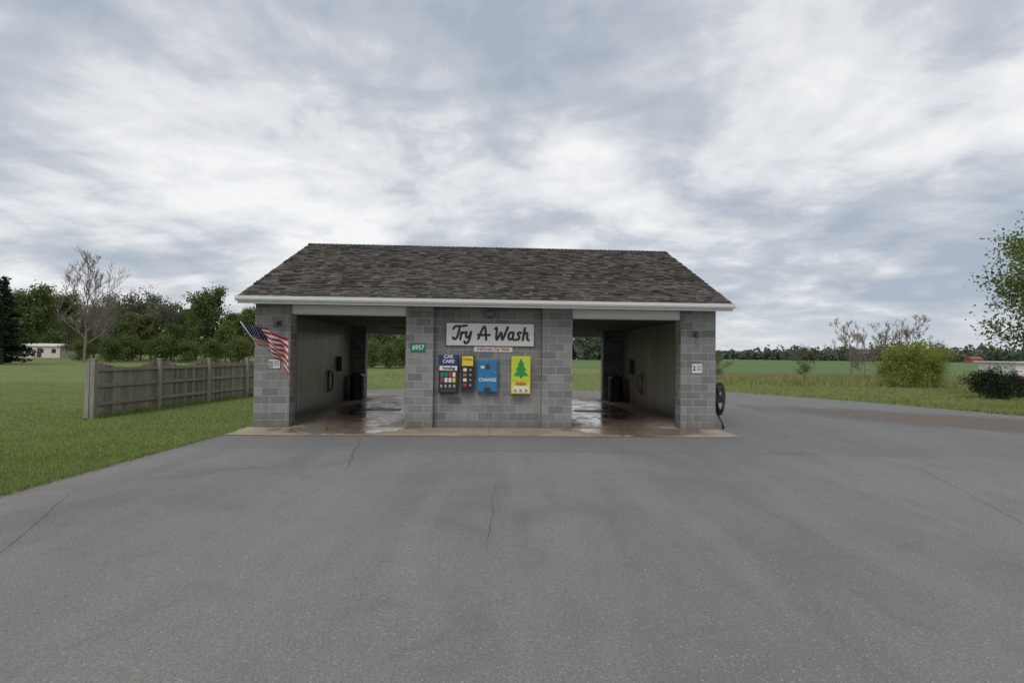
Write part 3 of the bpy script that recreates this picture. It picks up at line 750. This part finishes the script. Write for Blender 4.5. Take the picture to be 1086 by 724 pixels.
LFB = m_leaf('leaves_bush_yellow', (0.22, 0.26, 0.06), (0.30, 0.33, 0.09), (0.24, 0.28, 0.07), 2, .4)
LFF = m_leaf('leaves_far_hazed', (0.085, 0.108, 0.080), (0.12, 0.145, 0.10), (0.09, 0.11, 0.07), .05, .15)  # leaf colour lightened, distance haze painted into it
T = {
 'd1': build_tree('tree_mesh_1', 1, 12, 4.2, LF1, BARK, 7500, .25, .12, clump=1.2),
 'd2': build_tree('tree_mesh_2', 2, 12, 3.8, LF2, BARK, 7000, .23, .08, clump=1.1, profile='tall'),
 'd3': build_tree('tree_mesh_3', 3, 12, 4.0, LF3, BARK, 4200, .20, .10, clump=1.1, limbs=20),
 'd4': build_tree('tree_mesh_4', 4, 12, 4.6, LF1, BARK, 8500, .25, .06, clump=1.3, limbs=20),
 'b1': build_tree('bare_tree_mesh_1', 5, 15, 6.0, LF3, BARKL, 0, .08, .18, True, 12, .5, rtr=.18, profile='wide', twig=.018),
 'b2': build_tree('bare_tree_mesh_2', 6, 6, 2.7, LF3, BARKL, 250, .05, .08, True, 10, .3, rtr=.07, profile='wide', twig=.011),
 'c1': conifer('spruce_mesh', 7, 12, 3.4, LFD, BARK), 
 's1': build_tree('shrub_mesh_1', 8, 3.2, 1.9, LF1, BARK, 4000, .14, .03, clump=.9, limbs=14),
 's2': build_tree('shrub_mesh_2', 9, 2.2, 1.6, LFB, BARK, 6500, .07, .02, clump=.6, limbs=16, rtr=.03),
 's3': build_tree('shrub_mesh_3', 10, 1.25, 1.0, LFD, BARK, 6000, .05, .02, clump=.4, limbs=18, rtr=.03),
 'e1': build_tree('edge_tree_mesh', 11, 7.2, 2.9, LF2, BARK, 20000, .085, .32, clump=.8, limbs=24),
 'sp': build_tree('sapling_mesh', 12, 2.6, .8, LF3, BARK, 1400, .05, .25, clump=.35, limbs=9, rtr=.03),
}
def put(name, key, px_, Y, s=1.0, sz=None, rot=None):
    o = bpy.data.objects.new(name, T[key]); sc.collection.objects.link(o)
    o.location = ((px_-543)/552*Y, Y, -.02); o.rotation_euler = (0, 0, random.uniform(0, 6.28) if rot is None else rot)
    o.scale = (s, s, sz or s); return o
put('spruce_tree', 'c1', 2, 62, 1.0, .9); put('spruce_tree', 'c1', -30, 66, 1.1)
for x, Y, k, s, sz in ((38, 150, 'd1', 1.4, 1.5), (68, 160, 'd4', 1.3, 1.4), (15, 165, 'd4', 1.4, 1.4), (52, 170, 'd2', 1.4, 1.4), (-60, 120, 'd1', 1.2, 1.2), (-110, 110, 'd2', 1.2, 1.2),
    (118, 105, 'd3', 1.1, .98), (140, 100, 'd3', 1.1, .95), (160, 108, 'd3', 1.1, 1.05), (182, 100, 'd3', 1.0, .85), (100, 115, 'd3', 1.0, .9), (150, 92, 'd1', .7, .62), (125, 90, 'd4', .55, .5),
    (172, 95, 'd3', .8, .75), (130, 112, 'd1', 1.0, .85), (196, 104, 'd1', .9, .75),
    (222, 92, 'd1', .85, .97), (208, 98, 'd2', .8, .82), (246, 95, 'd2', .75, .72), (262, 88, 'd2', .8, .74), (240, 84, 'd2', .6, .55), (285, 96, 'd1', .9, .9), (310, 92, 'd4', .9, .85),
    (335, 96, 'd2', .9, .8), (362, 88, 'd1', .8, .72), (385, 84, 'd4', .75, .62), (402, 80, 'd1', .7, .62), (420, 86, 'd2', .75, .66), (440, 90, 'd4', .8, .66), (465, 96, 'd1', .8, .6), (490, 100, 'd3', .8, .6), (520, 105, 'd2', .7, .55), (185, 85, 'd1', .5, .46), (84, 100, 'd3', .8, .7)):
    put('deciduous_tree', k, x, Y, s, sz)
put('bare_tree', 'b1', 90, 72, 1.05, 1.03, 1.0); put('bare_tree', 'b1', 112, 84, .7, .75)
for x, Y, s in ((14, 92, .85), (88, 86, .8), (118, 78, .8), (136, 84, 1.0), (172, 82, 1.0), (200, 80, .8), (225, 76, .8), (255, 78, .9), (395, 66, .8), (412, 64, .7), (428, 68, .9)):
    put('shrub', 's1', x, Y, s)
put('bare_tree', 'b2', 903, 46, .9, .85, .4); put('bare_tree', 'b2', 938, 62, 1.05, 1.0, 2); put('bare_tree', 'b2', 966, 58, 1.2, 1.08, 4)
put('bare_tree', 'b2', 917, 52, .7, .6, 3)
put('bush', 's2', 958, 35, .95, 1.0); put('bush', 's2', 983, 36, .85, .85); put('bush', 's2', 940, 48, .6, .5)
put('evergreen_shrub', 's3', 1048, 25.5, .95, .8); put('evergreen_shrub', 's3', 1068, 26.5, .85, .7)
put('sapling_tree', 'sp', 853, 36, 1, .95); put('sapling_tree', 'sp', 762, 40, .9, .7)
put('deciduous_tree', 'e1', 1134, 25, 1.0, 1.0)

rng = np.random.default_rng(21); C = []
def line_of_trees(x0, x1, Y0, Yslope, h0, dens):
    n = int((x1-x0)*dens)
    for i in range(n):
        x = x0+(x1-x0)*rng.random(); Y = Y0+Yslope*x+rng.normal()*10; h = h0*(1+.2*math.sin(x*.017)+.12*math.sin(x*.05))*rng.uniform(.65, 1.1); r = rng.uniform(3, 5.5)
        k = 36; d = rng.normal(size=(k, 3)); d /= np.linalg.norm(d, axis=1)[:, None]
        c = np.stack([x+d[:, 0]*r, Y+d[:, 1]*r, h*.48+d[:, 2]*h*.50], 1); C.append(c)
line_of_trees(-420, 60, 240, 0, 12, .6); line_of_trees(-30, 560, 470, -.08, 8.5, .6); line_of_trees(260, 760, 560, 0, 17, .4)
C = np.concatenate(C); C[:, 2] = np.maximum(C[:, 2], .4); LV = leaf_quads(C, 1.8, rng)
mesh_obj('distant_treeline', LV.tolist(), [(4*i, 4*i+1, 4*i+2, 4*i+3) for i in range(len(C))], LFF)
V, F = [], []; xs = np.linspace(-2600, 2600, 160)
for i, x in enumerate(xs):
    h = 20+9*math.sin(x*.0021-1)+5*math.sin(x*.006)+3*math.sin(x*.031)+random.uniform(-1, 1)
    V += [(x, 1500, -2), (x, 1560, h), (x, 1900, h*.9), (x, 2100, -2)]
    if i:
        k = 4*i
        for j in range(3): F.append((k-4+j, k+j, k+j+1, k-3+j))
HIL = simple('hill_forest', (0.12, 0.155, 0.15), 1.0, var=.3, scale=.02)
mesh_obj('distant_hills', V, F, HIL)

def m_crop():
    m, nt, out = nmat('crop_field'); p = worldpos(nt)
    a = noise(nt, mapping(nt, p, (.012, .03, 1)), 1, 4, .6); b = noise(nt, mapping(nt, p, (.5, .1, 1)), 1, 3, .6)
    col = mix(nt, ramp(nt, a, [(.35, 0), (.65, 1)]), (0.085, 0.14, 0.05), (0.12, 0.18, 0.065))
    col = mix(nt, ramp(nt, b, [(.45, 0), (.8, .4)]), col, (0.14, 0.165, 0.08)); principled(nt, out, col, .95, spec=.1); return m
tri_sheet('crop_field', [(20, 62), (190, 52), (520, 90), (560, 400), (-20, 440), (-10, 120)], .03, m_crop())

def blades(name, P, h, wd, mat, rng, lean=.5):
    n = len(P); ang = rng.uniform(0, 6.283, n); hh = h*rng.uniform(.45, 1.25, n); l = rng.uniform(0, lean, n)*hh; la = rng.uniform(0, 6.283, n)
    V = np.zeros((n, 3, 3), np.float32); ww = wd*rng.uniform(.6, 1.3, n)
    V[:, 0, 0] = P[:, 0]-np.cos(ang)*ww; V[:, 0, 1] = P[:, 1]-np.sin(ang)*ww
    V[:, 1, 0] = P[:, 0]+np.cos(ang)*ww; V[:, 1, 1] = P[:, 1]+np.sin(ang)*ww
    V[:, 2, 0] = P[:, 0]+np.cos(la)*l; V[:, 2, 1] = P[:, 1]+np.sin(la)*l; V[:, 2, 2] = hh
    me = bpy.data.meshes.new(name); me.vertices.add(3*n); me.vertices.foreach_set('co', V.ravel())
    me.loops.add(3*n); me.loops.foreach_set('vertex_index', np.arange(3*n, dtype=np.int32))
    me.polygons.add(n); me.polygons.foreach_set('loop_start', np.arange(0, 3*n, 3, dtype=np.int32)); me.polygons.foreach_set('loop_total', np.full(n, 3, np.int32))
    me.materials.append(mat); me.update(calc_edges=True); me.validate()
    o = bpy.data.objects.new(name, me); sc.collection.objects.link(o); return o
BL1 = m_blade('lawn_blades', (0.165, 0.225, 0.065), (0.235, 0.295, 0.095), (0.29, 0.29, 0.13))
BL2 = m_blade('meadow_blades', (0.17, 0.22, 0.07), (0.24, 0.27, 0.10), (0.36, 0.32, 0.17))
BL3 = m_blade('weed_blades', (0.19, 0.22, 0.08), (0.27, 0.27, 0.12), (0.38, 0.33, 0.19))
rng = np.random.default_rng(3)
n = 130000; yy = 5.5+(30-5.5)*rng.random(n)**1.6
xx = -6.60-(rng.random(n))*np.clip(yy*1.02-6.3, .2, 22)
blades('lawn_grass', np.stack([xx, yy], 1), .045, .008, BL1, rng)
n = 4000; yy = 6+rng.random(n)*6.3; xx = -6.56+rng.normal(size=n)*.05
blades('edge_grass', np.stack([xx, yy], 1), .08, .006, BL1, rng, .9)
n = 7000; t = rng.random(n); xx = -11.50+.78*t+rng.normal(size=n)*.09; yy = 14.3+12.2*t
blades('fence_weeds', np.stack([xx, yy], 1), .18, .007, BL1, rng, .6)
n = 60000; Yb = 17.0+rng.random(n)**1.3*42; ex_ = np.where(Yb < 23.5, 17.6-(Yb-17.9)*.43, 15.2-(Yb-23.5)*.72); ex_ = np.maximum(ex_, 11.5)+.1
xx = ex_+rng.random(n)*(Yb*1.05-ex_).clip(1, 45)
blades('meadow_grass', np.stack([xx, Yb], 1), .12, .018, BL2, rng, .7)
n = 26000; Yb = 36+rng.random(n)*20+rng.normal(size=n)*1.5; xx = 12+rng.random(n)*52
blades('tall_weeds', np.stack([xx, Yb], 1), .38, .04, BL3, rng, .5)
n = 12000; Yb = 27.5+rng.random(n)*25; xx = -12+rng.random(n)*23
blades('rear_grass', np.stack([xx, Yb+.6], 1), .14, .015, BL2, rng, .6)

def simple_house(name, px_, Y, w_, d_, h, rh, wall, roof, win=3):
    X = (px_-543)/552*Y; e = empty(name, Matrix.Translation((X, Y, 0)))
    boxes('walls', [(-w_/2, w_/2, 0, d_, 0, h)], wall, e)
    V = [(-w_/2-.3, -.3, h), (w_/2+.3, -.3, h), (w_/2+.3, d_+.3, h), (-w_/2-.3, d_+.3, h), (-w_/2-.3, d_/2, h+rh), (w_/2+.3, d_/2, h+rh)]
    mesh_obj('roof', V, [(0,1,5,4), (2,3,4,5), (0,4,3), (1,2,5), (3,2,1,0)], roof, e)
    boxes('windows', [(-w_/2+w_*(i+.5)/win-.45, -w_/2+w_*(i+.5)/win+.45, -.03, -.004, h*.42, h*.78) for i in range(win)], GLASS, e)
    boxes('door', [(w_*.08-.45, w_*.08+.45, -.04, -.004, .1, 2.1)], DKGRAY, e); return e
simple_house('mobile_home', 38, 112, 10.5, 4.2, 2.5, .6, simple('mobile_home_siding', (.66, .56, .50), .7), simple('mobile_home_roof', (.55, .52, .50), .7), 4)
simple_house('distant_house', 1037, 330, 7, 6, 2.6, 1.8, simple('red_siding', (.30, .12, .09), .8), REDROOF, 2)
e = empty('white_shed', Matrix.Translation((35.95, 35.5, 0)))
boxes('walls', [(-1.0, 4.0, .6, 3.5, 0, 1.75)], WHITE, e)
boxes('roof', [(-1.2, 4.2, .4, 3.7, 1.752, 1.86)], SOFF, e)
boxes('deck', [(-1.7, 4.2, -1.2, .58, .70, .85)] + [(-1.6+i*1.4, -1.5+i*1.4, -1.15, -1.05, 0, .70) for i in range(5)], DECKW, e)
boxes('deck_skirt', [(-1.66+i*.2, -1.50+i*.2, -1.04, -1.02, .05, .69) for i in range(29)], DECKW, e)
boxes('deck_rail', [(-1.7, 4.2, -1.2, -1.14, 1.35, 1.42)] + [(-1.66+i*.35, -1.62+i*.35, -1.19, -1.15, .85, 1.35) for i in range(17)], DECKW, e)
boxes('window', [(-.4, .4, .57, .596, 1.0, 1.5)], GLASS, e)
